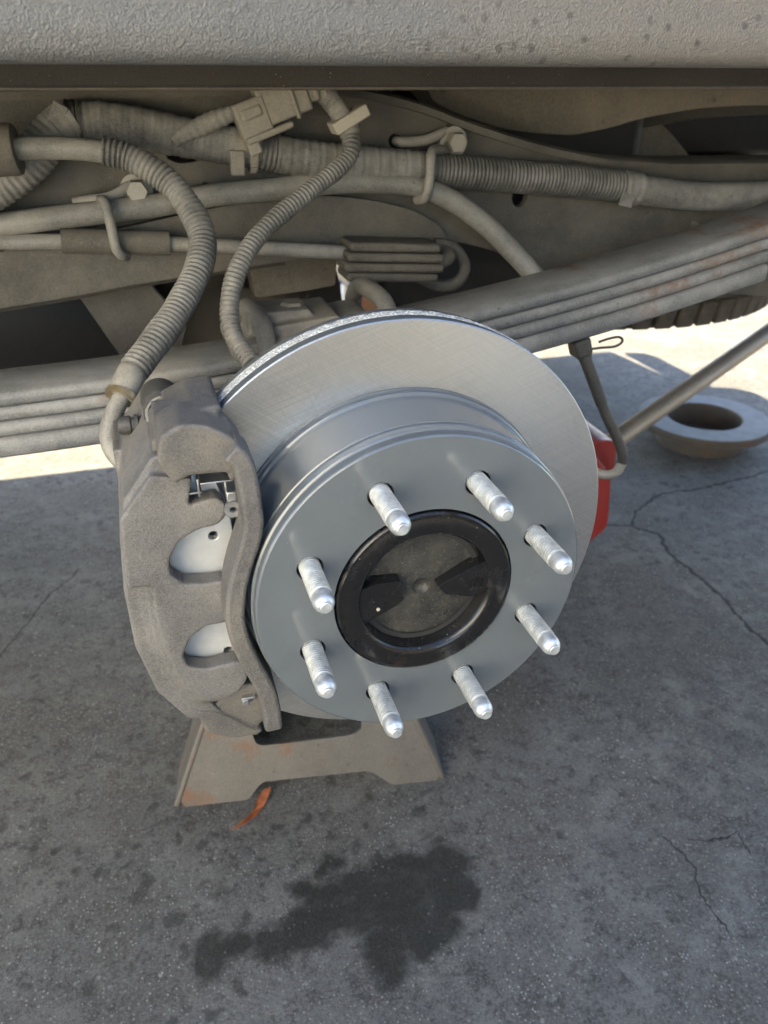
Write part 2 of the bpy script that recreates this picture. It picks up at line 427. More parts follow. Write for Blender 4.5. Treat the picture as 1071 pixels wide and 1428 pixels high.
    st3 = stones(150, .13, .26, .78, (.26, .25, .22), .6)
    c = t.mix(t.math('MULTIPLY', st3[0], stain), c, st3[1])
    c = t.mix(t.math('MULTIPLY', crack, .9), c, (.012, .012, .012))
    h = t.math('ADD', t.math('MULTIPLY', fine, 1.0), t.math('ADD', t.math('MULTIPLY', st[0], .5), t.math('ADD', t.math('MULTIPLY', st2[0], .5), t.math('MULTIPLY', tiny, .4))))
    rough = t.ramp(stain, 0, 1, t.ramp(fine, .3, .7, .92, .8), .55)
    return t.done(c, rough, 0, t.bump(h, .7, .004), **{'Specular IOR Level': .25})
M['ground'] = ground_mat()
M['shed'] = simple('dark_shed_boards', (.045, .042, .04), .8, 0, 20, .2, .2)
M['wall'] = simple('white_stucco', (.84, .83, .80), .9, 0, 30, .05, .2)

# ================================================================ setting
b = MB(); S = 150
g = b.add([(-S,-S,GZ),(S,-S,GZ),(S,S,GZ),(-S,S,GZ)], [(0,1,2,3)]).build('ground', M['ground']); g['kind'] = 'structure'

# added unseen white shed: its sunlit wall bounces light onto the hub from left
b = MB(); b.box((-2.55, -2.75, GZ+1.8), (3.1, 1.6, 3.6)); b.prism([(-4.2,GZ+3.6),(-.9,GZ+3.6),(-.9,GZ+3.66),(-2.55,GZ+4.2),(-4.2,GZ+3.66)], -3.65, -1.9)
tag(b.build('bounce_shed', M['wall'], smooth=False), 'added unseen white shed bouncing sunlight from behind the photographer', 'shed')

b = MB(); b.box((4.6, -3.3, GZ+2.5), (8.4, .3, 5.0)); b.box((4.6, -3.3, GZ+5.05), (8.6, .6, .1))  # added unseen dark wall that blocks sky light from the right
for k in range(13): b.box((4.6, -3.14, GZ+.2+k*.36), (8.3, .03, .30))
tag(b.build('sky_block_wall', M['shed'], smooth=False), 'added unseen dark boarded wall blocking sky light on the right', 'wall')

# ---------------------------------------------------------------- truck body above
BT = thing('truck_bed', (.0, .9, .30), 'dusty truck bed side with pebbled grey coating across the top', 'truck bed')
x0, x1 = -3.2, 1.37
prof = [(.055,1.15),(.050,.6),(.050,.330),(.052,.3185),(.058,.3125),(.070,.3115),(.30,.3155),(1.86,.3155),(1.86,1.15)]
b = MB(); b.rings([[Vector((x, y, z)) for y, z in prof] for x in (x0, x1)])
b.build('side_panel', M['bed'], BT, ang=50)
b = MB(); b.box(((x0+x1)/2, .262, .3095), (x1-x0, .012, .022)); b.build('seam_flange', M['frame_dark'], BT, bevel=.002)
b = MB(); b.tube([(x0,.275,.3000),(0,.275,.2998),(x1,.275,.2995)], .0032, 10, .2); b.build('seam_lip', M['member'], BT)
b = MB(); b.tube([(x0,.365,.2975),(0,.365,.2973),(x1,.365,.2968)], .0026, 10, .2); b.build('seam_lip', M['member'], BT)
b = MB(); b.box(((x0+x1)/2, .33, .3075), (x1-x0, .05, .020)); b.box(((x0+x1)/2, .38, .3055), (x1-x0, .02, .022)); b.build('sill_rail', M['bed_dark'], BT, bevel=.004)
b = MB(); b.box(((x0-.30)/2, 1.83, .035), (-.30-x0, .05, .56)); b.build('far_shade_sill', M['bed_dark'], BT, bevel=.01)  # unseen far sill, its depth shaped to set the shadow edge on the ground
b = MB(); b.box((.90, 2.08, .05), (.94, .50, .60)); b.box((.40, 1.95, .1), (.2, .2, .4)); b.build('far_shade_box', M['bed_dark'], BT, bevel=.01)  # added unseen boxes that cast the ground shadow at right
b = MB(); b.box((1.36, .95, .16), (.10, 1.3, .2)); b.build('rear_bumper', M['frame_dark'], BT, bevel=.02)
b = MB(); b.prism(rounded([(1.36,.05),(1.50,.10),(1.53,.16),(1.46,.20),(1.36,.22)], 3, .3), 2.02, 2.30); b.prism(rounded([(1.36,.02),(1.44,.04),(1.45,.12),(1.36,.16)], 3, .3), 2.36, 2.62); b.build('shade_edge_block', M['frame_dark'], BT)  # added unseen blocks that make the ground shadow's edge uneven
# support under the bed, right of the rail's hump
b = MB()
b.prism(rounded(pxo([(585,70),(1120,70),(1120,147),(1040,147),(975,151),(900,164),(845,180),(800,189),(755,187),(700,180),(640,160),(600,140)], .52), 3, .25), .52, .62)
tag(b.build('bed_support', M['member'], bevel=.012, seg=3), 'tan dusty curved body support with mud dots at upper right', 'support')
b = MB(); b.prism(rounded(pxo([(860,120),(1130,120),(1130,158),(1060,160),(970,166),(890,180),(840,190)], .60), 3, .25), .60, .66)
b.build('support_flange', M['frame_dark'], bpy.data.objects['bed_support'], bevel=.006)
b = MB(); b.prism(rounded(pxo([(770,140),(880,140),(915,165),(940,190),(965,222),(1000,260),(760,260)], .75), 3, .2), .75, .80)
tag(b.build('inner_gusset', M['member'], bevel=.008), 'tan inner gusset plate beside the black opening under the bed', 'gusset')

b = MB(); b.box((1.05,1.02,.27),(.9,.05,.2)); tag(b.build('opening_shade', M['black_tank'], bevel=.01), 'black box standing in for shade in the opening under the bed at right', 'shield')  # added black box: the opening's shade is put into its colour

# ---------------------------------------------------------------- frame rail
FY = .45
FR = thing('frame_rail', P(500, 330, FY), 'dusty brown steel frame rail arching over the axle', 'frame rail')
out = [(-90,126),(0,127),(200,124),(420,120),(490,124),(550,136),(600,151),(640,167),(712,191),(775,208),(841,221),(900,226),(962,228),(1150,226),
       (1150,420),(900,400),(800,390),(735,372),(690,350),(640,338),(600,345),(500,352),(400,362),(300,377),(192,394),(97,412),(0,428),(-90,444)]
holes = [circ(*pxo([(725,276)], FY)[0], .0095), rounded(pxo([(231,214),(277,216),(274,226),(250,228),(234,222)], FY), 3, .3),
         circ(*pxo([(551,197)], FY)[0], .007), circ(*pxo([(286,258)], FY)[0], .003, 12), circ(*pxo([(392,193)], FY)[0], .006, 16)]
b = MB(); b.prism(pxo(out, FY), FY, FY+.012, holes); b.build('web', M['frame'], FR, ang=40, bevel=.003)
# flanges following the upper and lower edge, turned inwards
def flange(pts, Y0, Y1, th, name, mat):
    b = MB(); path, L = catmull([P(x, y, FY) for x, y in pts], .01); rs = []
    for p in path:
        rs.append([Vector((p.x, Y0, p.z-th)), Vector((p.x, Y0, p.z-th*.3)), Vector((p.x, Y0+.006, p.z)), Vector((p.x, Y1, p.z)), Vector((p.x, Y1, p.z-th))])
    b.rings(rs); return b.build(name, mat, FR, ang=50)
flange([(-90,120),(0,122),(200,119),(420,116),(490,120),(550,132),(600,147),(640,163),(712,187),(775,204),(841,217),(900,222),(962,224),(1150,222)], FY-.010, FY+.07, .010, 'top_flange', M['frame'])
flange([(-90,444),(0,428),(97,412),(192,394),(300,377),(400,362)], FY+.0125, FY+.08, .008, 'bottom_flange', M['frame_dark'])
pl = rounded(pxo([(-90,372),(0,350),(150,322),(290,291),(380,274),(460,272),(520,279),(575,292),(612,314),(623,330),(618,345),(590,348),(500,354),(400,364),(300,379),(192,396),(97,414),(0,430),(-90,446)], FY-.012), 3, .3)
b = MB(); b.prism(pl, FY-.014, FY-.0005); b.build('reinforcement_plate', M['frame'], FR, bevel=.007, seg=3)
# inner structure seen through the gaps below the rail
b = MB(); b.box((-.2, 1.30, .20), (4, .05, .2)); tag(b.build('far_frame_rail', M['frame_dark'], bevel=.01), 'far frame rail in the dark across the underbody', 'frame rail')
b = MB(); b.lathe([(.001,-.55),(.13,-.55),(.15,-.53),(.15,.0),(.14,.02),(.001,.02)], 40, (0,0,0), 'X')
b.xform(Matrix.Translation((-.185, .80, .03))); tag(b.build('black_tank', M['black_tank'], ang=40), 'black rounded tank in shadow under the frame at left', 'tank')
b = MB()
q = [P(95,385,.52), P(190,368,.52), P(262,455,.50), P(250,500,.50), P(170,500,.50)]
b.prism([(v.x, v.z) for v in q], .50, .508); tag(b.build('diagonal_brace', M['frame'], bevel=.002), 'flat diagonal brace plate between rail and leaf spring', 'brace')
b = MB(); b.prism(rounded(pxo([(345,360),(470,345),(468,398),(432,405),(356,416)], .56), 2, .08), .56, .60)
tag(b.build('bump_stop_bracket', M['member'], bevel=.004), 'tan box bracket hanging below the frame rail', 'bracket')
b = MB(); b.lathe([(.001,-.035),(.05,-.035),(.055,-.02),(.055,.03),(.04,.045),(.001,.045)], 28, P(375,440,.66), 'Z')
tag(b.build('bump_stop', M['rubber']), 'rounded dusty bump stop behind the spring clamp', 'bump stop')
cm0, cm1 = P(512, 440, .66), P(700, 300, .66)
b = MB(); b.box(((cm0.x+.50)/2, .60, (cm0.z+.29)/2), (.50-cm0.x, .06, .29-cm0.z)); tag(b.build('backing', M['black_tank'], bevel=.02), 'dark crossmember standing in for shade behind the spring gap', 'backing')  # added dark backing, black so the gap behind the spring looks shaded
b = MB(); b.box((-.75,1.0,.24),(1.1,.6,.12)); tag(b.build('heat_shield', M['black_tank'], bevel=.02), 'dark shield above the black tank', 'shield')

# ---------------------------------------------------------------- axle
AX = thing('axle_housing', (0, .86, -.12), 'dark steel rear axle housing behind the brake', 'axle')
b = MB(); b.lathe([(.05,.13),(.046,.2),(.046,.72),(.14,.78),(.15,.87),(.14,.97),(.046,1.02),(.046,1.55)], 40, caps=True); b.build('tube', M['frame_dark'], AX)
b = MB(); b.lathe([(.001,.108),(.13,.108),(.135,.112),(.135,.118),(.06,.13),(.001,.13)], 48); b.build('backing_plate', M['bracket'], AX)

# ---------------------------------------------------------------- leaf spring
def zb(x): return .0241 + .107*x + .144*x*x
LS = thing('leaf_spring', (0, .335, zb(0)), 'dusty four-leaf spring pack running behind the brake rotor', 'leaf spring')
th = [.0195, .0140, .0140, .0145]; ends = [(-1.0, .492), (-1.0, .9), (-1.0, 1.0), (-1.0, 1.1)]
z = 0
for i, (t_, (a, e)) in enumerate(zip(th, ends)):
    b = MB(); n = 70; rs = []
    for k in range(n+1):
        x = a+(e-a)*k/n; zz = zb(x)+z; r = .0030; yo = .0012*((i*7) % 3-1)
        c = [(.300+yo+r, 0), (.300+yo, r), (.300+yo, t_-r-.0016), (.300+yo+r, t_-.0016), (.372-r, t_-.0016), (.372, t_-r), (.372, r), (.372-r, 0)]
        rs.append([Vector((x, y, zz+dz)) for y, dz in c])
    b.rings(rs); b.build('leaf', M['spring'], LS, ang=50); z += t_
zt = lambda x: zb(x)+z
b = MB()
for xa, xb, ya, yb, za, zc in ((-.085,.055,.292,.385,.000,.012), (-.05,.02,.30,.38,.008,.022)):
    v = []
    for x in (xa, xb):
        for y in (ya, yb):
            for h in (za, zc): v.append((x, y, zt(x)+h))
    b.add(v, [(0,1,3,2),(4,6,7,5),(0,4,5,1),(2,3,7,6),(0,2,6,4),(1,5,7,3)])
b.box((-.035,.34,zt(-.035)+.02),(.06,.05,.022))
b.build('clamp_plate', M['clamp'], LS, remesh=.0022, sm=6)
for xx in (-.056, .060):
    t0 = zt(xx); b = MB()
    b.tube([(xx-.004,.392,-.09),(xx-.004,.392,t0-.01),(xx-.004,.388,t0+.014),(xx-.002,.370,t0+.026),(xx,.335,t0+.029),(xx+.002,.302,t0+.026),(xx+.003,.285,t0+.012),(xx+.003,.281,t0-.015),(xx+.003,.281,-.09)], .0088, 14, .006)
    b.build('u_bolt', M['clamp'], LS)
b = MB(); b.lathe([(.012,0),(.012,.008),(.010,.010),(.001,.010)], 6, (-.018,.34,zt(-.018)+.022), 'Z'); b.build('centre_bolt', M['bolt'], LS, ang=20)
b = MB(); b.box((-.015,.338,-.035),(.15,.10,.03)); b.box((-.015,.338,-.012),(.12,.085,.035)); b.build('spring_seat', M['clamp'], LS, remesh=.004, sm=4)

# ================================================================ hub and rotor
RO = thing('brake_rotor', (0, .05, -.169), 'new vented brake rotor with grey coated hat and machined face', 'brake rotor')
N = 160
b = MB(); b.lathe([(.1185,.066),(.1682,.066)], N, caps=False); 
b.lathe([(.1682,.066),(.1690,.0668)], N); b.build('friction_face', M['machined'], RO, ang=20)
b = MB(); b.lathe([(.1690,.0668),(.1692,.0675),(.1692,.0755),(.1680,.0768),(.1655,.0768)], N)
b.lathe([(.1655,.0868),(.1680,.0868),(.1692,.0878),(.1692,.0935),(.168,.0955),(.12,.0955)], N); b.build('disc_rim', M['coat_face'], RO, ang=30)
b = MB(); rs = []
for y, r in ((.0764,.1665),(.0772,.1690),(.079,.1694),(.081,.1694),(.083,.1694),(.085,.1694),(.0866,.1690),(.0872,.1665)):
    rs.append([Vector(((r+random.uniform(-.0006,.0006))*math.cos(2*math.pi*k/480), y+random.uniform(-.0004,.0004), (r+random.uniform(-.0006,.0006))*math.sin(2*math.pi*k/480))) for k in range(480)])
b.rings(rs, caps=False); b.build('vent_band', M['band'], RO, smooth=False)
hp = [(.1228,.0659),(.1228,.0650),(.1222,.0640),(.1208,.0638),(.1203,.0630),(.1203,.0618),(.1212,.0610),(.1214,.0598),(.1206,.0588),(.1192,.0583),(.1186,.057),(.1181,.053),
      (.1174,.022),(.1172,.0178),(.1164,.0172),(.1162,.0160),(.1166,.0150),(.1166,.0085),(.1160,.0078),(.1152,.0075),(.1150,.0068),(.1150,.0022),(.1146,.0010),(.1136,.0002)]
b = MB(); b.lathe(hp, N); b.build('hat_wall', M['coat'], RO, ang=40)
PH = 1.9497
holes = [circ(.085*math.cos(PH-k*math.pi/4), .085*math.sin(PH-k*math.pi/4), .0088, 32) for k in range(8)]
b = MB(); b.prism(circ(0,0,.1136,N), 0.0002, .0075, holes+[circ(0,0,.0636,96)]); b.build('mounting_face', M['coat_face'], RO, ang=30)

HB = thing('wheel_hub', (0, .0, -.11), 'black wheel hub with eight bright threaded studs through the rotor', 'wheel hub')
b = MB(); b.lathe([(.04,.0085),(.110,.0085),(.110,.03),(.04,.03)], 64); b.build('flange', M['dark_hole'], HB)
b = MB(); b.lathe([(.0622,.02),(.0622,-.0005),(.0618,-.0016),(.0606,-.0024),(.0595,-.0020),(.0580,-.0026),(.0500,-.0030),(.0478,-.0026),(.0462,-.0012),(.0452,.0012),(.0445,.0045),(.043,.0105)], 120)
b.build('pilot_ring', M['hub_black'], HB, ang=50)
b = MB(); pr = [(.0435,.0102)]
for r, y in ((.038,.0112),(.03,.0102),(.018,.0092),(.0085,.0088),(.0065,.0086),(.0050,.0108),(.0032,.0122),(.0001,.0122)): pr.append((r, y))
b.lathe(pr, 72); b.build('axle_end', M['hub_center'], HB, ang=50)
def wedge(pts, y):
    b = MB(); b.prism(rounded(pts, 3, .12), y, .0130); return b
w1 = [(-.0500,.0100),(-.0340,.0135),(-.0170,.0128),(-.0155,-.0020),(-.0200,-.0060),(-.0360,-.0135),(-.0490,-.0190)]
b = wedge(w1, -.0006); b.build('boss', M['hub_black'], HB, bevel=.0022, seg=3)
w2 = [(.0090,.0030),(.0290,.0125),(.0480,.0190),(.0500,-.0060),(.0340,-.0100),(.0150,-.0045)]
b = wedge(w2, -.0003); bs = b.build('boss', M['hub_black'], HB, bevel=.0022, seg=3)
b = MB()
for k in range(3): b.tube([(.0310+k*.0036,-.0008,.0035),(.0320+k*.0036,-.0008,-.0030),(.0338+k*.0036,-.0008,-.0030),(.0342+k*.0036,-.0008,.0035)], .0005, 6, .001)
b.build('cast_mark', M['hub_black'], bs)
b = MB(); b.lathe([(.0013,.0),(.0013,-.0010),(.0008,-.0014),(.0001,-.0014)], 12, (-.0335,-.0004,-.0065)); b.build('paint_dot', M['cream'], HB)
# studs
sp = [(.0070,.016)]; y = .012; 
while y > -.0305:
    sp += [(.0070, y), (.00700, y-.0008), (.0053, y-.0014), (.0053, y-.0016)]; y -= .0022
sp += [(.0064,-.0322),(.0067,-.0330),(.0067,-.0380),(.0063,-.0402),(.0054,-.0420),(.0044,-.0430),(.0040,-.0433),(.0038,-.0445),(.0033,-.0449),(.0001,-.0449)]
b = MB(); b.lathe(sp, 24); proto = b.build('wheel_stud', M['zinc'], HB, ang=25)
for k in range(8):
    a = PH-k*math.pi/4; o = proto if k == 0 else proto.copy()
    if k: col.objects.link(o); o.parent = HB
    o.location = Vector((.085*math.cos(a), WL[proto.name].y, .085*math.sin(a))) - wloc(HB); o.rotation_euler = (0, k*1.3, 0)

# ================================================================ caliper
CA = thing('brake_caliper', (-.165, .06, -.13), 'rough cast grey brake caliper gripping the left edge of the rotor', 'brake caliper')
plate = pxo([(188,690),(238,682),(252,707),(300,692),(314,701),(314,719),(304,730),(276,737),(250,752),(236,778),(238,800),(256,813),(288,812),(310,808),(320,814),(321,862),(312,867),(290,870),(266,886),(255,912),(262,928),(290,931),(330,920),(345,925),(345,945),(332,964),(310,975),(292,984),(266,983),(232,948),(206,888),(191,800),(184,740)], .032)
b = MB(); b.prism(rounded(plate, 3, .22), .0345, .0445)
def inset(pts, k):
    n = len(pts); out = []
    for i, (x, z_) in enumerate(pts):
        if i == 0: x += k*.5; z_ -= k*.5
        elif i == 1: z_ -= k*.4
        elif i >= n-7: x += k; z_ += k*.4 if i < n-4 else 0
        out.append((x, z_))
    return out
b.prism(rounded(inset(plate, .004), 3, .22), .0320, .0445); b.prism(rounded(inset(plate, .0085), 3, .22), .0300, .0445)
bridge = [(-.140,.098),(-.150,.108),(-.164,.106),(-.184,.080),(-.190,.055),(-.1935,.015),(-.1930,-.03),(-.184,-.072),(-.166,-.102),(-.150,-.108),(-.142,-.101),(-.158,-.075),(-.1715,-.025),(-.1725,.025),(-.158,.074)]
b.prism(bridge, .036, .17)
# sloped shoulder from the fingers up to the inboard housing
sh = [(-.190,.02),(-.188,.070),(-.166,.097),(-.142,.092),(-.150,.06),(-.172,.02)]
b.prism(sh, .030, .05)
b.box((-.145,.150,0),(.09,.07,.16)); 
b.lathe([(.001,.11),(.036,.11),(.036,.2),(.001,.2)], 30, (-.14,0,.045)); b.lathe([(.001,.11),(.036,.11),(.036,.2),(.001,.2)], 30, (-.14,0,-.045))
b.build('caliper_body', M['cast'], CA, remesh=.0013, sm=4)
# bracket
b = MB()
b.prism(rounded(pxo([(222,606),(250,588),(288,590),(322,606),(343,626),(346,664),(318,668),(318,655),(262,660),(246,672),(232,660),(219,640)], .022), 3, .25), .018, .058)
b.prism([(-.163,.092),(-.150,.095),(-.138,.106),(-.126,.1215),(-.119,.1285),(-.121,.1315),(-.136,.1310),(-.152,.124),(-.163,.113)], .045, .104)
b.add([(-.160,.03,.118),(-.112,.03,.118),(-.160,.075,.128),(-.122,.075,.130),(-.160,.03,.100),(-.118,.03,.112),(-.160,.075,.11),(-.125,.075,.1225)], [(0,1,3,2),(4,6,7,5),(0,4,5,1),(2,3,7,6),(0,2,6,4),(1,5,7,3)])
b.build('bracket_arm', M['bracket'], CA, remesh=.0014, sm=4); b = MB()
b.prism([(-.160,-.095),(-.148,-.098),(-.136,-.108),(-.122,-.1225),(-.114,-.127),(-.118,-.130),(-.138,-.128),(-.155,-.117)], .035, .150)
b.prism(rounded(pxo([(283,980),(330,940),(368,940),(372,985),(350,1003),(325,1013),(300,1008),(284,996)], .050), 3, .3), .038, .060)
b.build('bracket_arm', M['bracket'], CA, remesh=.0014, sm=4)
bar, L = catmull([P(x, y, .020) for x, y in ((318,620),(334,634),(342,662),(347,695),(350,716),(346,742),(335,776),(327,810),(325,850),(334,885),(349,915),(366,945),(374,970),(378,1001))], .004)
b = MB(); rs = []
for i, p in enumerate(bar):
    t_ = (bar[min(i+1, len(bar)-1)]-bar[max(i-1, 0)]).normalized(); n_ = Vector((-t_.z, 0, t_.x))*.0064
    d = Vector((0, .014, 0)); c_ = .16
    rs.append([p-n_-d*(1-c_), p-n_*(1-c_*1.6)-d, p+n_*(1-c_*1.6)-d, p+n_-d*(1-c_), p+n_+d, p-n_+d])
b.rings(rs); b.build('tie_bar', M['bracket'], CA, bevel=.0012, ang=25)
# outboard pad
pad = [(-.166,.085),(-.130,.088),(-.121,.060),(-.1185,.02),(-.1185,-.03),(-.121,-.07),(-.128,-.092),(-.150,-.094),(-.168,-.05),(-.170,.03)]
ph = [circ(*pxo([(297,745)], .0475)[0], .0032, 20), circ(*pxo([(318,905)], .0475)[0], .0032, 20)]
b = MB(); b.prism(rounded(pad, 3, .25), .0455, .0530, ph); pd = b.build('pad_plate', M['pad_plate'], CA, bevel=.0006)
b = MB(); b.prism(rounded([(x*.985-.002, z_*.95) for x, z_ in pad], 3, .25), .0540, .0655); b.build('pad_friction', M['friction'], pd, bevel=.001)
b = MB()
b.box(P(246,668,.040), (.010,.018,.0012)); b.box(P(252,672,.040), (.0012,.018,.010)); b.box(P(264,680,.040), (.014,.018,.0012)); b.box(P(275,672,.040), (.0012,.018,.012)); b.box(P(300,664,.040),(.020,.018,.0012)); b.box(P(313,676,.042),(.0012,.018,.014))
b.build('pad_clip', M['clip'], CA, bevel=.0003)
b = MB(); b.lathe([(.0022,0),(.0055,0),(.0060,.001),(.0055,.003),(.0022,.003)], 24, P(325,711,.030), closed=True); b.build('clip_eyelet', M['clip'], CA)
b = MB(); b.box(P(323,694,.033), (.006,.003,.009)); b.build('clip_tab', M['clip'], CA, bevel=.0006)
b = MB(); b.box(P(345,967,.040), (.010,.012,.002)); b.box(P(341,973,.040), (.004,.012,.005)); b.build('pad_clip', M['clip'], CA, bevel=.0004)
# slide pin boot with bellows, bleeder cap
c = P(224, 560, .135)
b = MB(); pr = [(.001,-.034),(.0105,-.034)]
for k in range(4): pr += [(.0118,-.032+k*.006),(.0128,-.030+k*.006),(.0118,-.028+k*.006),(.0104,-.0268+k*.006)]
pr += [(.0120,-.006),(.0135,.0),(.0135,.012),(.001,.012)]
b.lathe(pr, 32, c); boot = b.build('slide_pin_boot', M['black_rubber'], CA)
b = MB(); b.lathe([(.0115,-.034),(.0130,-.034),(.0130,-.030),(.0115,-.030)], 32, P(226,549,.135)+Vector((0,-.006,0)), closed=True); b.build('boot_ring', M['clip'], boot)
c = P(186, 592, .12)
b = MB(); b.lathe([(.0001,-.010),(.0052,-.010),(.0064,-.008),(.0066,-.002),(.0054,-.001),(.0054,.0005),(.0068,.0012),(.0068,.0035),(.0054,.0042),(.0054,.0056),(.0064,.0062),(.0064,.008),(.0040,.009),(.0040,.016),(.0001,.016)], 28, c, 'X'); b.build('bleeder_cap', M['black_rubber'], CA)

# ================================================================ hoses and loom
def hose(name, pts, rad, mat, parent=None, seg=16, step=.006):
    b = MB(); b.tube([P(*p) for p in pts], rad, seg, step); return b.build(name, mat, parent, ang=70)
BH = thing('brake_hose', P(165, 640, .15), 'ribbed grey brake hose curving down from the rail to the caliper', 'hose')
hose('corrugated_sleeve', [(143,211,.368),(168,216,.366),(193,226,.362),(235,254,.352),(266,293,.336),(282,330,.318),(279,366,.298),(262,406,.274),(236,450,.246),(208,488,.222),(186,517,.205)],
     lambda s, L: (.0108 if s < .02 else .0112) + .00025*math.sin(s*61) + (.0008+.0003*math.sin(s*143))*max(-1, min(1, 1.8*math.sin(2*math.pi*s/.0046)+.5)), M['conduit'], BH, 22, .00075)
hose('inner_line', [(15,208,.372),(60,206,.372),(110,208,.370),(160,214,.367)], lambda s, L: .0092+.0003*math.sin(s*2600), M['steel_line'], BH, 20, .0012)
hose('end_sleeve', [(-60,216,.378),(-20,211,.375),(24,208,.372)], lambda s, L: .0205 if s < L-.003 else .0195, M['rubber'], BH, 24, .003)
cf = hose('crimp_fitting', [(190,512,.207),(182,524,.200),(175,540,.194),(168,556,.188)], lambda s, L: .0092 if s < .006 else (.0112 if s < L-.006 else .0098), M['steel_line'], BH, 20, .002)
hose('crimp_ring', [(171,549,.190),(168,556,.187)], .0122, M['copper'], cf, 20, .002)
hose('steel_pipe', [(170,553,.188),(158,578,.180),(151,602,.174),(156,626,.168),(172,646,.160),(195,665,.150)], .0068, M['steel_line'], BH, 14, .004)

AW = thing('sensor_wire', P(345, 500, .22), 'thin corrugated sensor conduit looping from the plug down behind the rotor', 'wire')
hose('corrugated_sleeve', [(488,184,.377),(490,205,.366),(484,222,.360),(466,240,.352),(438,262,.341),(400,292,.325),(363,326,.308),(337,364,.290),(323,404,.275),(320,440,.262),(325,466,.252),(337,488,.240),(352,508,.226)],
     lambda s, L: .0077 + .0002*math.sin(s*71) + (.0007+.0002*math.sin(s*167))*max(-1, min(1, 1.8*math.sin(2*math.pi*s/.0042)+.5)), M['conduit'], AW, 18, .0007)
hose('taped_end', [(430,128,.392),(444,129,.390),(460,139,.386),(473,156,.382),(483,172,.379),(489,190,.375)], lambda s, L: .0068+.0028*min(1, s/.02)+.0003*math.sin(s*1500), M['tape'], AW, 16, .0012)
b = MB(); b.box((0,0,0), (.036,.026,.011)); b.xform(Matrix.Translation(P(486,166,.377)) @ Matrix.Rotation(R(-28), 4, 'Y')); b.build('band_clip', M['cream'], AW, bevel=.0015)
# connector
CN = thing('wiring_connector', P(385, 185, .39), 'dusty grey plastic plug joining two looms on the rail', 'connector')
Mx = Matrix.Translation(P(388,144,.392)) @ Matrix.Rotation(R(-19), 4, 'Y')
b = MB(); b.box((.004,0,.004),(.046,.028,.036)); b.box((.0,-.010,.021),(.036,.012,.010)); b.box((.012,-.012,.004),(.004,.010,.042)); b.xform(Mx); b.build('receptacle', M['plastic'], CN, bevel=.003)
b = MB(); b.box((-.028,-.003,-.002),(.030,.024,.030)); b.box((-.028,-.014,.002),(.020,.006,.010)); b.xform(Mx); b.build('plug', M['plastic'], CN, bevel=.0025)
b = MB(); b.box((.036,0,.004),(.018,.022,.026)); b.box((.034,-.009,.006),(.005,.010,.030)); b.box((.043,-.009,.006),(.004,.010,.030)); b.xform(Mx); b.build('seal_cap', M['plastic'], CN, bevel=.002)
b = MB(); b.box((-.018,-.006,-.019),(.046,.016,.006)); b.box((-.036,-.004,-.026),(.012,.014,.012)); b.xform(Mx); b.build('mounting_foot', M['plastic'], CN, bevel=.0018)

# main loom
WH = thing('wiring_loom', P(560, 235, .42), 'thick taped and corrugated wiring loom running along the frame rail', 'wiring loom')
hose('taped_section', [(112,173,.424),(150,173,.424),(200,180,.424),(262,192,.424),(330,203,.424),(362,209,.424)], lambda s, L: .0186-.0012*s/L+.0004*math.sin(s*420)+.0003*math.sin(s*1130), M['tape'], WH, 22, .0018)
hose('corrugated_section', [(352,208,.424),(372,212,.424),(392,216,.424)], lambda s, L: .0165+.0010*max(-1, min(1, 1.8*math.sin(2*math.pi*s/.0048)+.5)), M['conduit_dark'], WH, 22, .0008)
hose('taped_section', [(384,214,.424),(440,223,.424),(520,230,.424),(590,236,.424)], lambda s, L: .0172+.0004*math.sin(s*700)+.0003*math.sin(s*1130), M['tape'], WH, 22, .0018)
hose('corrugated_section', [(584,235,.424),(650,241,.424),(730,247,.424),(800,253,.424),(868,261,.424)], lambda s, L: .0166+.0006*max(-1, min(1, 1.8*math.sin(2*math.pi*s/.0044)+.5)), M['conduit_dark'], WH, 22, .00075)
hose('taped_section', [(862,260,.424),(900,266,.424),(960,273,.424),(1020,274,.424),(1120,271,.424)], lambda s, L: .0158+.0003*math.sin(s*500), M['tape'], WH, 22, .003)
hose('wrapped_bend', [(-70,290,.405),(-20,268,.405),(30,235,.410),(62,200,.415),(86,178,.420),(118,172,.424)], lambda s, L: .0180+.0006*math.sin(s*1050), M['tape'], WH, 22, .0012)
tb = hose('tape_band', [(80,186,.418),(90,178,.420),(102,171,.422)], lambda s, L: .0200+.0003*math.sin(s*900), M['tape'], WH, 20, .0015)
b = MB(); b.box((0,0,0),(.013,.003,.020)); b.xform(Matrix.Translation(P(80,161,.405)) @ Matrix.Rotation(R(28), 4, 'Y')); b.build('tape_flag', M['tape'], tb, bevel=.001)
b = MB(); b.lathe([(.0192,-.008),(.0200,-.008),(.0200,-.005),(.0190,-.004),(.0200,-.003),(.0200,0),(.0190,.001),(.0200,.002),(.0200,.005)], 28, P(107,173,.423), 'X'); b.build('tie_wrap', M['black_rubber'], WH)
lc = hose('loom_clip', [(324,203,.424),(332,204.5,.424),(341,206,.424)], .0204, M['plastic'], WH, 8, .004)
b = MB(); b.box((0,0,0),(.0135,.008,.022)); b.xform(Matrix.Translation(P(331,227,.405)) @ Matrix.Rotation(R(2), 4, 'Y')); b.build('clip_tail', M['plastic'], lc, bevel=.0015)
b = MB(); rr_ = [(.0195,-.004),(.0208,-.004),(.0208,.004),(.0195,.004)]; b.lathe(rr_, 30, P(350,207,.424), 'X', closed=True)
for k in range(12):
    a = R(150+k*12); b.box(P(350,207,.424)+Vector((0,.0210*math.cos(a),.0210*math.sin(a))),(.006,.0012,.0022))
b.box(P(350,183,.400),(.010,.010,.012)); b.build('cable_tie', M['plastic'], WH, bevel=.0004)
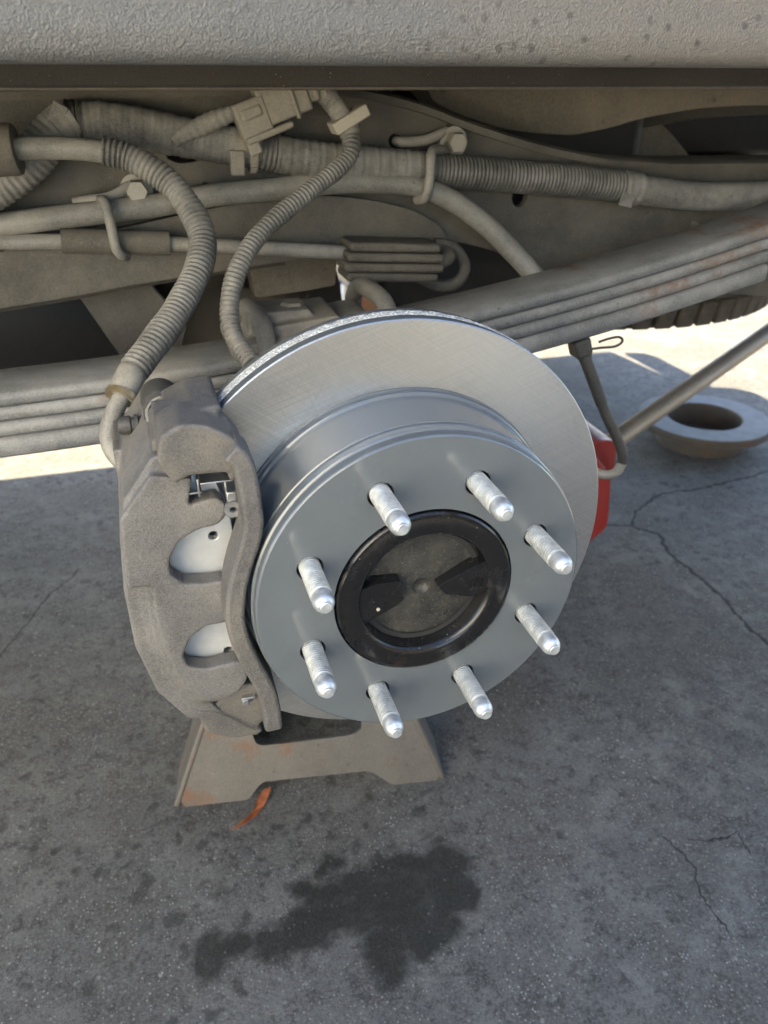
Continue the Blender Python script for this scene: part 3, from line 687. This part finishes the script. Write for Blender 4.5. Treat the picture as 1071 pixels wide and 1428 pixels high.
hose('branch', [(243,198,.402),(262,185,.400),(290,172,.397),(318,160,.394),(340,154,.392)], lambda s, L: .0050+.0035*math.sin(math.pi*min(1, s/L*1.0))+.0005*math.sin(s*900), M['tape'], WH, 14, .0015)
tp = hose('tape_patch', [(866,261,.424),(878,262,.424),(890,264.5,.424)], lambda s, L: .0178+.0005*math.sin(s*700), M['tape'], WH, 18, .002)
b = MB(); b.box((0,0,0),(.017,.0025,.014)); b.xform(Matrix.Translation(P(874,279,.408)) @ Matrix.Rotation(R(14), 4, 'Y')); b.build('tape_flag', M['tape'], tp, bevel=.0008)

b = MB(); b.tube([P(*p) for p in ((-60,323,.425),(0,314,.425),(60,306,.425),(140,296,.425),(220,286,.425),(300,272,.424),(380,264,.422),(440,257,.420),(500,254,.418),(560,257,.415),(600,266,.410),(640,286,.405),(682,318,.398),(716,352,.390),(752,392,.378))], .0108, 18, .005)
tag(b.build('brake_line', M['steel_line']), 'long smooth grey pipe under the loom, bending down to the spring', 'pipe')

CB = thing('parking_brake_cable', P(300, 345, .42), 'thin grey cable with thicker sleeve along the lower frame rail', 'cable')
hose('cable', [(-60,338,.420),(0,338,.420),(85,337,.420),(235,340,.420),(300,343,.418),(400,348,.414),(490,353,.410)], .0072, M['steel_line'], CB, 14, .006)
hose('sleeve', [(86,336,.420),(160,337,.420),(236,339,.420)], lambda s, L: .0115, M['rubber'], CB, 18, .006)
RB = thing('rubber_block', P(542, 385, .41), 'finned dusty rubber block clamped on the cable below the rail', 'rubber block')
Mx = Matrix.Translation(P(543,360,.408)) @ Matrix.Rotation(R(4), 4, 'Y')
for dz, w, dy in ((.014,.098,.0),(.0045,.104,-.004),(-.006,.108,-.002),(-.0165,.100,.002)):
    b = MB(); b.box((0,dy,dz),(w,.044,.0088)); b.xform(Mx); b.build('fin', M['rubber'], RB, bevel=.003, seg=2)
b = MB(); b.box((0,.004,0),(.092,.030,.036)); b.xform(Mx); b.build('core', M['rubber'], RB, bevel=.004)
b = MB(); b.tube([P(*p) for p in ((596,364,.405),(612,366,.405),(626,358,.408),(618,350,.42))], .0075, 12, .003); b.build('cable_end', M['rubber'], RB)
b = MB(); b.tube([P(*p) for p in ((606,340,.432),(632,346,.428),(648,370,.425),(638,393,.425),(612,398,.43),(580,384,.44))], .0066, 12, .003)
tag(b.build('looped_wire', M['rubber']), 'tan wire loop right of the finned rubber block', 'wire')

# hanger clips on the rail
def hanger(label, bolt, rod, strap, rr):
    t = thing('hanger_clip', P(*bolt, FY-.01), label, 'clip', 'wire hanger clips on the rail')
    c = P(*bolt, FY-.006)
    b = MB(); b.lathe([(.0001,-.026),(.0096,-.026),(.0106,-.0235),(.0106,-.012)], 6, c); b.lathe([(.008,-.012),(.0150,-.012),(.0150,-.009),(.0140,-.007),(.0140,0)], 28, c); b.build('bolt', M['bolt'], t, ang=25)
    b = MB(); b.tube([P(*p) for p in rod], rr, 12, .003); b.build('rod', M['steel_line'], t)
    b = MB(); b.tube([P(*p) for p in strap], rr*.92, 12, .003); b.build('hook', M['steel_line'], t)
hanger('bent wire hanger holding pipe and cable at left of the rail', (190,263), [(103,283,.432),(125,279,.430),(150,276,.428),(168,268,.430),(182,256,.436),(196,250,.44)], [(140,279,.426),(146,282,.410),(151,300,.403),(157,325,.401),(162,346,.402),(170,356,.408),(176,357,.42)], .0052)
hanger('bent wire hanger with bright bolt head holding the loom', (627,197), [(553,197,.448),(560,198,.436),(590,196,.434),(608,190,.434),(622,182,.438)], [(625,210,.436),(606,209,.41),(601,218,.397),(600,240,.394),(597,262,.394),(592,276,.398),(581,279,.41)], .0052)
# small pin on the right
b = MB(); b.tube([P(966,312,.446),P(972,314,.438),P(980,325,.425),P(986,336,.415)], .0035, 10, .002)
tag(b.build('hook_pin', M['steel_line']), 'small hooked pin on the rail above the spring at right', 'pin')

# hose hanging at the right of the rotor
HH = thing('hanging_hose', P(862,655,.30), 'black curved hose hanging below the spring, right of the rotor', 'hose')
b = MB(); b.box((0,0,.002),(.019,.022,.020)); b.box((.003,0,-.010),(.013,.015,.012)); b.box((-.002,.004,.014),(.010,.014,.016)); b.xform(Matrix.Translation(P(809,485,.315)) @ Matrix.Rotation(R(-18), 4, 'Y')); b.build('connector', M['black_rubber'], HH, bevel=.003)
hose('hose', [(812,490,.313),(818,506,.310),(830,538,.305),(845,578,.300),(860,610,.297),(868,635,.296),(866,652,.298)], lambda s, L: .0066 if s < .065 else .0058, M['black_rubber'], HH, 14, .002)
hose('hose_end', [(868,645,.296),(860,658,.299),(845,662,.305),(825,657,.315),(800,650,.33)], .0056, M['steel_line'], HH, 14, .003)
b = MB(); b.tube([P(*p) for p in ((822,487,.308),(838,485,.306),(858,483,.304),(868,476,.304),(864,470,.304),(850,472,.306),(835,477,.308))], .0014, 8, .002); b.build('thin_wire', M['black_rubber'], HH)

# ================================================================ spare tyre
TC = Vector((.69, 1.04, -.075)); 
ST = thing('spare_tyre', TC, 'dusty spare tyre lying flat under the bed, tread blocks showing', 'tyre')
b = MB(); b.lathe([(.20,.02),(.27,.0),(.335,.012),(.362,.035),(.370,.07),(.372,.12),(.370,.17),(.362,.205),(.335,.228),(.27,.24),(.20,.22)], 96, TC, 'Z', closed=True); b.build('carcass', M['tyre'], ST)
b = MB(); bx = None
for k in range(60):
    for j, (zz, dz) in enumerate(((.040,.042),(.092,.040),(.145,.040),(.196,.042))):
        a = 2*math.pi*(k+.5*(j % 2))/60
        if bx is None:
            m_ = MB(); m_.box((0,0,0),(.014,.031,.042)); bx = m_.build('tread_block', M['tyre'], ST, bevel=.003, seg=1); o = bx
        else: o = bx.copy(); col.objects.link(o); o.parent = ST
        rr_ = .372 if 0 < j < 3 else .366
        o.location = (rr_*math.cos(a), rr_*math.sin(a), zz); o.rotation_euler = (0, (.25 if j == 0 else -.25 if j == 3 else 0), a)

# ================================================================ old rotor on the ground
OR = thing('old_rotor', G(985, 600), 'worn old brake rotor lying on the ground near the sunlit patch', 'brake rotor')
oc = G(982, 580, GZ+.072); oc.z = GZ
def orl(prof, name, mat, closed=False):
    b = MB(); b.lathe([(r*.985, z*.78) for r, z in prof], 96, oc, 'Z', closed); return b.build(name, mat, OR, ang=35)
t = NT('old_rotor_face'); n_ = t.noise(25, 5, .6); old_face = t.done(t.mix(t.ramp(n_, .3, .7), (.13,.128,.125), (.19,.19,.188)), .7, .1, t.bump(n_, .05, .001), **{'Specular IOR Level': .3})
old_rust = dusty('old_rotor_rust', (.06, .048, .038), (.12, .10, .08), .8, .6, .4, 1.5, 0, True, .3)
orl([(.0985,.092),(.166,.092),(.168,.090)], 'friction_face', old_face)
orl([(.168,.0898),(.168,.081),(.163,.080),(.163,.073),(.168,.072),(.168,.064),(.118,.063),(.116,.06),(.114,.004),(.112,.0),(.108,.0)], 'body', old_rust)
orl([(.0983,.0918),(.096,.090),(.096,.012),(.06,.012),(.06,.002)], 'drum', old_rust)

# ================================================================ jack stand
JB = Vector((-.03, .43, GZ)); 
JS = thing('jack_stand', JB, 'weathered steel jack stand on the asphalt under the axle', 'jack stand')
fl, fr = G(246,1125), G(618,1086); ex = (fr-fl).normalized(); ey = Vector((-ex.y, ex.x, 0)); wj = (fr-fl).length; dj = .30
ctr = (fl+fr)/2 + ey*dj/2; hj = .27
def jp(u, v, h):        # u along the front, v depth, -1..1 ; plates lean inwards with height
    k = 1-.62*h/hj
    return ctr + ex*(u*wj/2*k) + ey*(v*dj/2*k) + Vector((0,0,h))
def jplate(face, name):
    # sheet-metal side: feet, arched notch between them, slot near the top
    outl = [(-1,0),(-.49,0),(-.46,.004),(-.41,.018),(-.37,.023),(.44,.023),(.50,.018),(.58,.004),(.61,0),(1,0),(1,hj),(-1,hj)] if face in (0, 2) else [(-1,0),(-.5,0),(-.38,.05),(.38,.05),(.5,0),(1,0),(1,hj),(-1,hj)]
    hole = [(-.40,.071),(-.47,.075),(-.51,.086),(-.51,.110),(-.44,.124),(-.1,.132),(.3,.132),(.46,.124),(.50,.105),(.49,.082),(.40,.074)] if face in (0, 2) else [(-.3,.13),(.3,.13),(.2,.2),(-.2,.2)]
    bm = bmesh.new()
    def lp(o):
        vs = [bm.verts.new((u, 0, h)) for u, h in o]; return [bm.edges.new((vs[i], vs[(i+1) % len(vs)])) for i in range(len(vs))]
    es = lp(rounded(outl, 2, .12)) + lp(rounded(hole, 3, .3)); bmesh.ops.triangle_fill(bm, edges=es, use_beauty=True)
    bm.verts.index_update(); b = MB(); m = {0: lambda u, h: jp(u,-1,h), 1: lambda u, h: jp(1,u,h), 2: lambda u, h: jp(-u,1,h), 3: lambda u, h: jp(-1,-u,h)}[face]
    b.add([m(v.co.x, v.co.z) for v in bm.verts], [tuple(v.index for v in f.verts) for f in bm.faces]); bm.free()
    o = b.build(name, M['stand'], JS, smooth=False); s_ = o.modifiers.new('t', 'SOLIDIFY'); s_.thickness = .0045; s_.offset = 0; return o
for f_ in range(4): jplate(f_, 'side_plate')
b = MB()
for su in (-1, 1):
    for sv in (-1, 1): b = MB(); b.tube([jp(su, sv, .002), jp(su, sv, .1), jp(su, sv, hj)], .0042, 10, .02); b.build('corner_weld', M['stand'], JS)
b = MB(); q_ = [jp(-1,-1,hj-.001), jp(1,-1,hj-.001), jp(1,1,hj-.001), jp(-1,1,hj-.001)]; b.add(q_+[v-Vector((0,0,.006)) for v in q_], [(0,1,2,3),(7,6,5,4),(0,4,5,1),(1,5,6,2),(2,6,7,3),(3,7,4,0)]); b.build('shade_cover', M['stand'], JS, bevel=.001)  # added cover that keeps light out of the stand's inside
b = MB(); b.lathe([(.036,.16),(.036,hj+.05),(.030,hj+.05),(.030,.16)], 28, Vector((ctr.x,ctr.y,GZ)), 'Z', closed=True); b.build('column', M['stand'], JS)
b = MB(); b.box((ctr.x,ctr.y,(GZ+.2-.09)/2),(.034,.034,-.09-GZ-.2)); b.build('ratchet_post', M['stand'], JS, bevel=.003)
b = MB(); b.prism([(ctr.x-.06,-.045),(ctr.x-.065,-.1),(ctr.x+.065,-.1),(ctr.x+.06,-.045),(ctr.x+.045,-.06),(ctr.x,-.072),(ctr.x-.045,-.06)], ctr.y-.03, ctr.y+.03); b.build('saddle', M['stand'], JS, bevel=.004)

# ================================================================ floor jack
JX = -.022
FJ = thing('floor_jack', (.36, .86, GZ), 'red floor jack behind the rotor with long worn steel handle', 'floor jack')
b = MB(); 
for sy in (-1, 1):
    ys = .84+sy*.10
    b.prism(rounded([(.02+JX,GZ+.03),(.62+JX,GZ+.05),(.67+JX,GZ+.09),(.66+JX,GZ+.20),(.60+JX,GZ+.27),(.52+JX,GZ+.24),(.40+JX,GZ+.14),(.02+JX,GZ+.10)], 3, .2), ys-.006, ys+.006)
b.build('side_frame', M['jack_red'], FJ, bevel=.003)
b = MB(); b.prism(rounded([(.54,GZ+.10),(.645,GZ+.10),(.668,GZ+.20),(.664,GZ+.255),(.60,GZ+.262)], 3, .25), .77, .91); b.build('handle_socket', M['jack_red'], FJ, bevel=.008)
b = MB(); b.box((.02,.84,GZ+.2),(.05,.08,.16)); b.box((.22,.84,GZ+.16),(.42,.07,.05), Matrix.Rotation(R(-16),4,'Y')); b.build('lift_arm', M['jack_red'], FJ, bevel=.006)
b = MB(); b.lathe([(.001,0),(.05,0),(.055,.012),(.05,.02),(.001,.016)], 28, (.0,.84,GZ+.28), 'Z'); b.build('saddle', M['frame_dark'], FJ)
for xx in (.0, .50):
    for yy in (.70, .98):
        b = MB(); b.lathe([(.001,-.018),(.036,-.018),(.04,-.012),(.04,.012),(.036,.018),(.001,.018)], 28, (xx, yy, GZ+.04)); b.build('wheel', M['frame_dark'], FJ)
ha, hb = P(846,622,.84), P(1120,430,1.00)
b = MB(); b.tube([ha, ha.lerp(hb,.5), hb], lambda s, L: .019, 20, .02); b.build('handle', M['handle'], FJ)

# ================================================================ small things
b = MB()
lp_ = [(322,1158),(338,1145),(353,1130),(359,1113),(368,1101),(379,1098),(374,1111),(368,1124),(357,1138),(342,1149)]
for i, (x, y) in enumerate(lp_): b.v.append(G(x, y, GZ+.003+.005*math.sin(i*.9)**2))
b.v.append(G(355,1130,GZ+.003)); n_ = len(lp_); b.f += [(i, (i+1) % n_, n_) for i in range(n_)]
o = b.build('dry_leaf', M['leaf'], smooth=False); s_ = o.modifiers.new('t', 'SOLIDIFY'); s_.thickness = .0006
tag(o, 'thin orange brown dry leaf on the asphalt below the jack stand', 'leaf')

# glimpsed through the gap under the rail
b = MB(); a_, b_ = P(455, 362, 2.5), P(496, 362, 2.5); b.box(((a_.x+b_.x)/2+.04, 2.5, (a_.z+GZ)/2), ((b_.x-a_.x)*2.6, .2, a_.z-GZ)); tag(b.build('cardboard_box', M['card'], bevel=.005), 'orange brown carton glimpsed through the gap under the rail', 'box')
a_ = P(468, 383, 2.25); hh = a_.z-GZ
b = MB(); b.lathe([(.001,GZ),(.05,GZ),(.055,GZ+.02),(.055,GZ+hh*.7),(.04,GZ+hh*.85),(.02,GZ+hh*.9),(.02,GZ+hh),(.001,GZ+hh)], 28, (a_.x,2.25,0), 'Z'); tag(b.build('blue_jug', M['blue'], ang=40), 'blue plastic jug glimpsed through the gap under the rail', 'jug')
a_ = P(482, 396, 2.1); hh = a_.z-GZ
b = MB(); b.lathe([(.001,GZ),(.035,GZ),(.038,GZ+.02),(.038,GZ+hh*.75),(.015,GZ+hh*.9),(.015,GZ+hh),(.001,GZ+hh)], 28, (a_.x,2.1,0), 'Z'); tag(b.build('white_bottle', M['white'], ang=40), 'white bottle glimpsed below the blue jug through the gap', 'bottle')
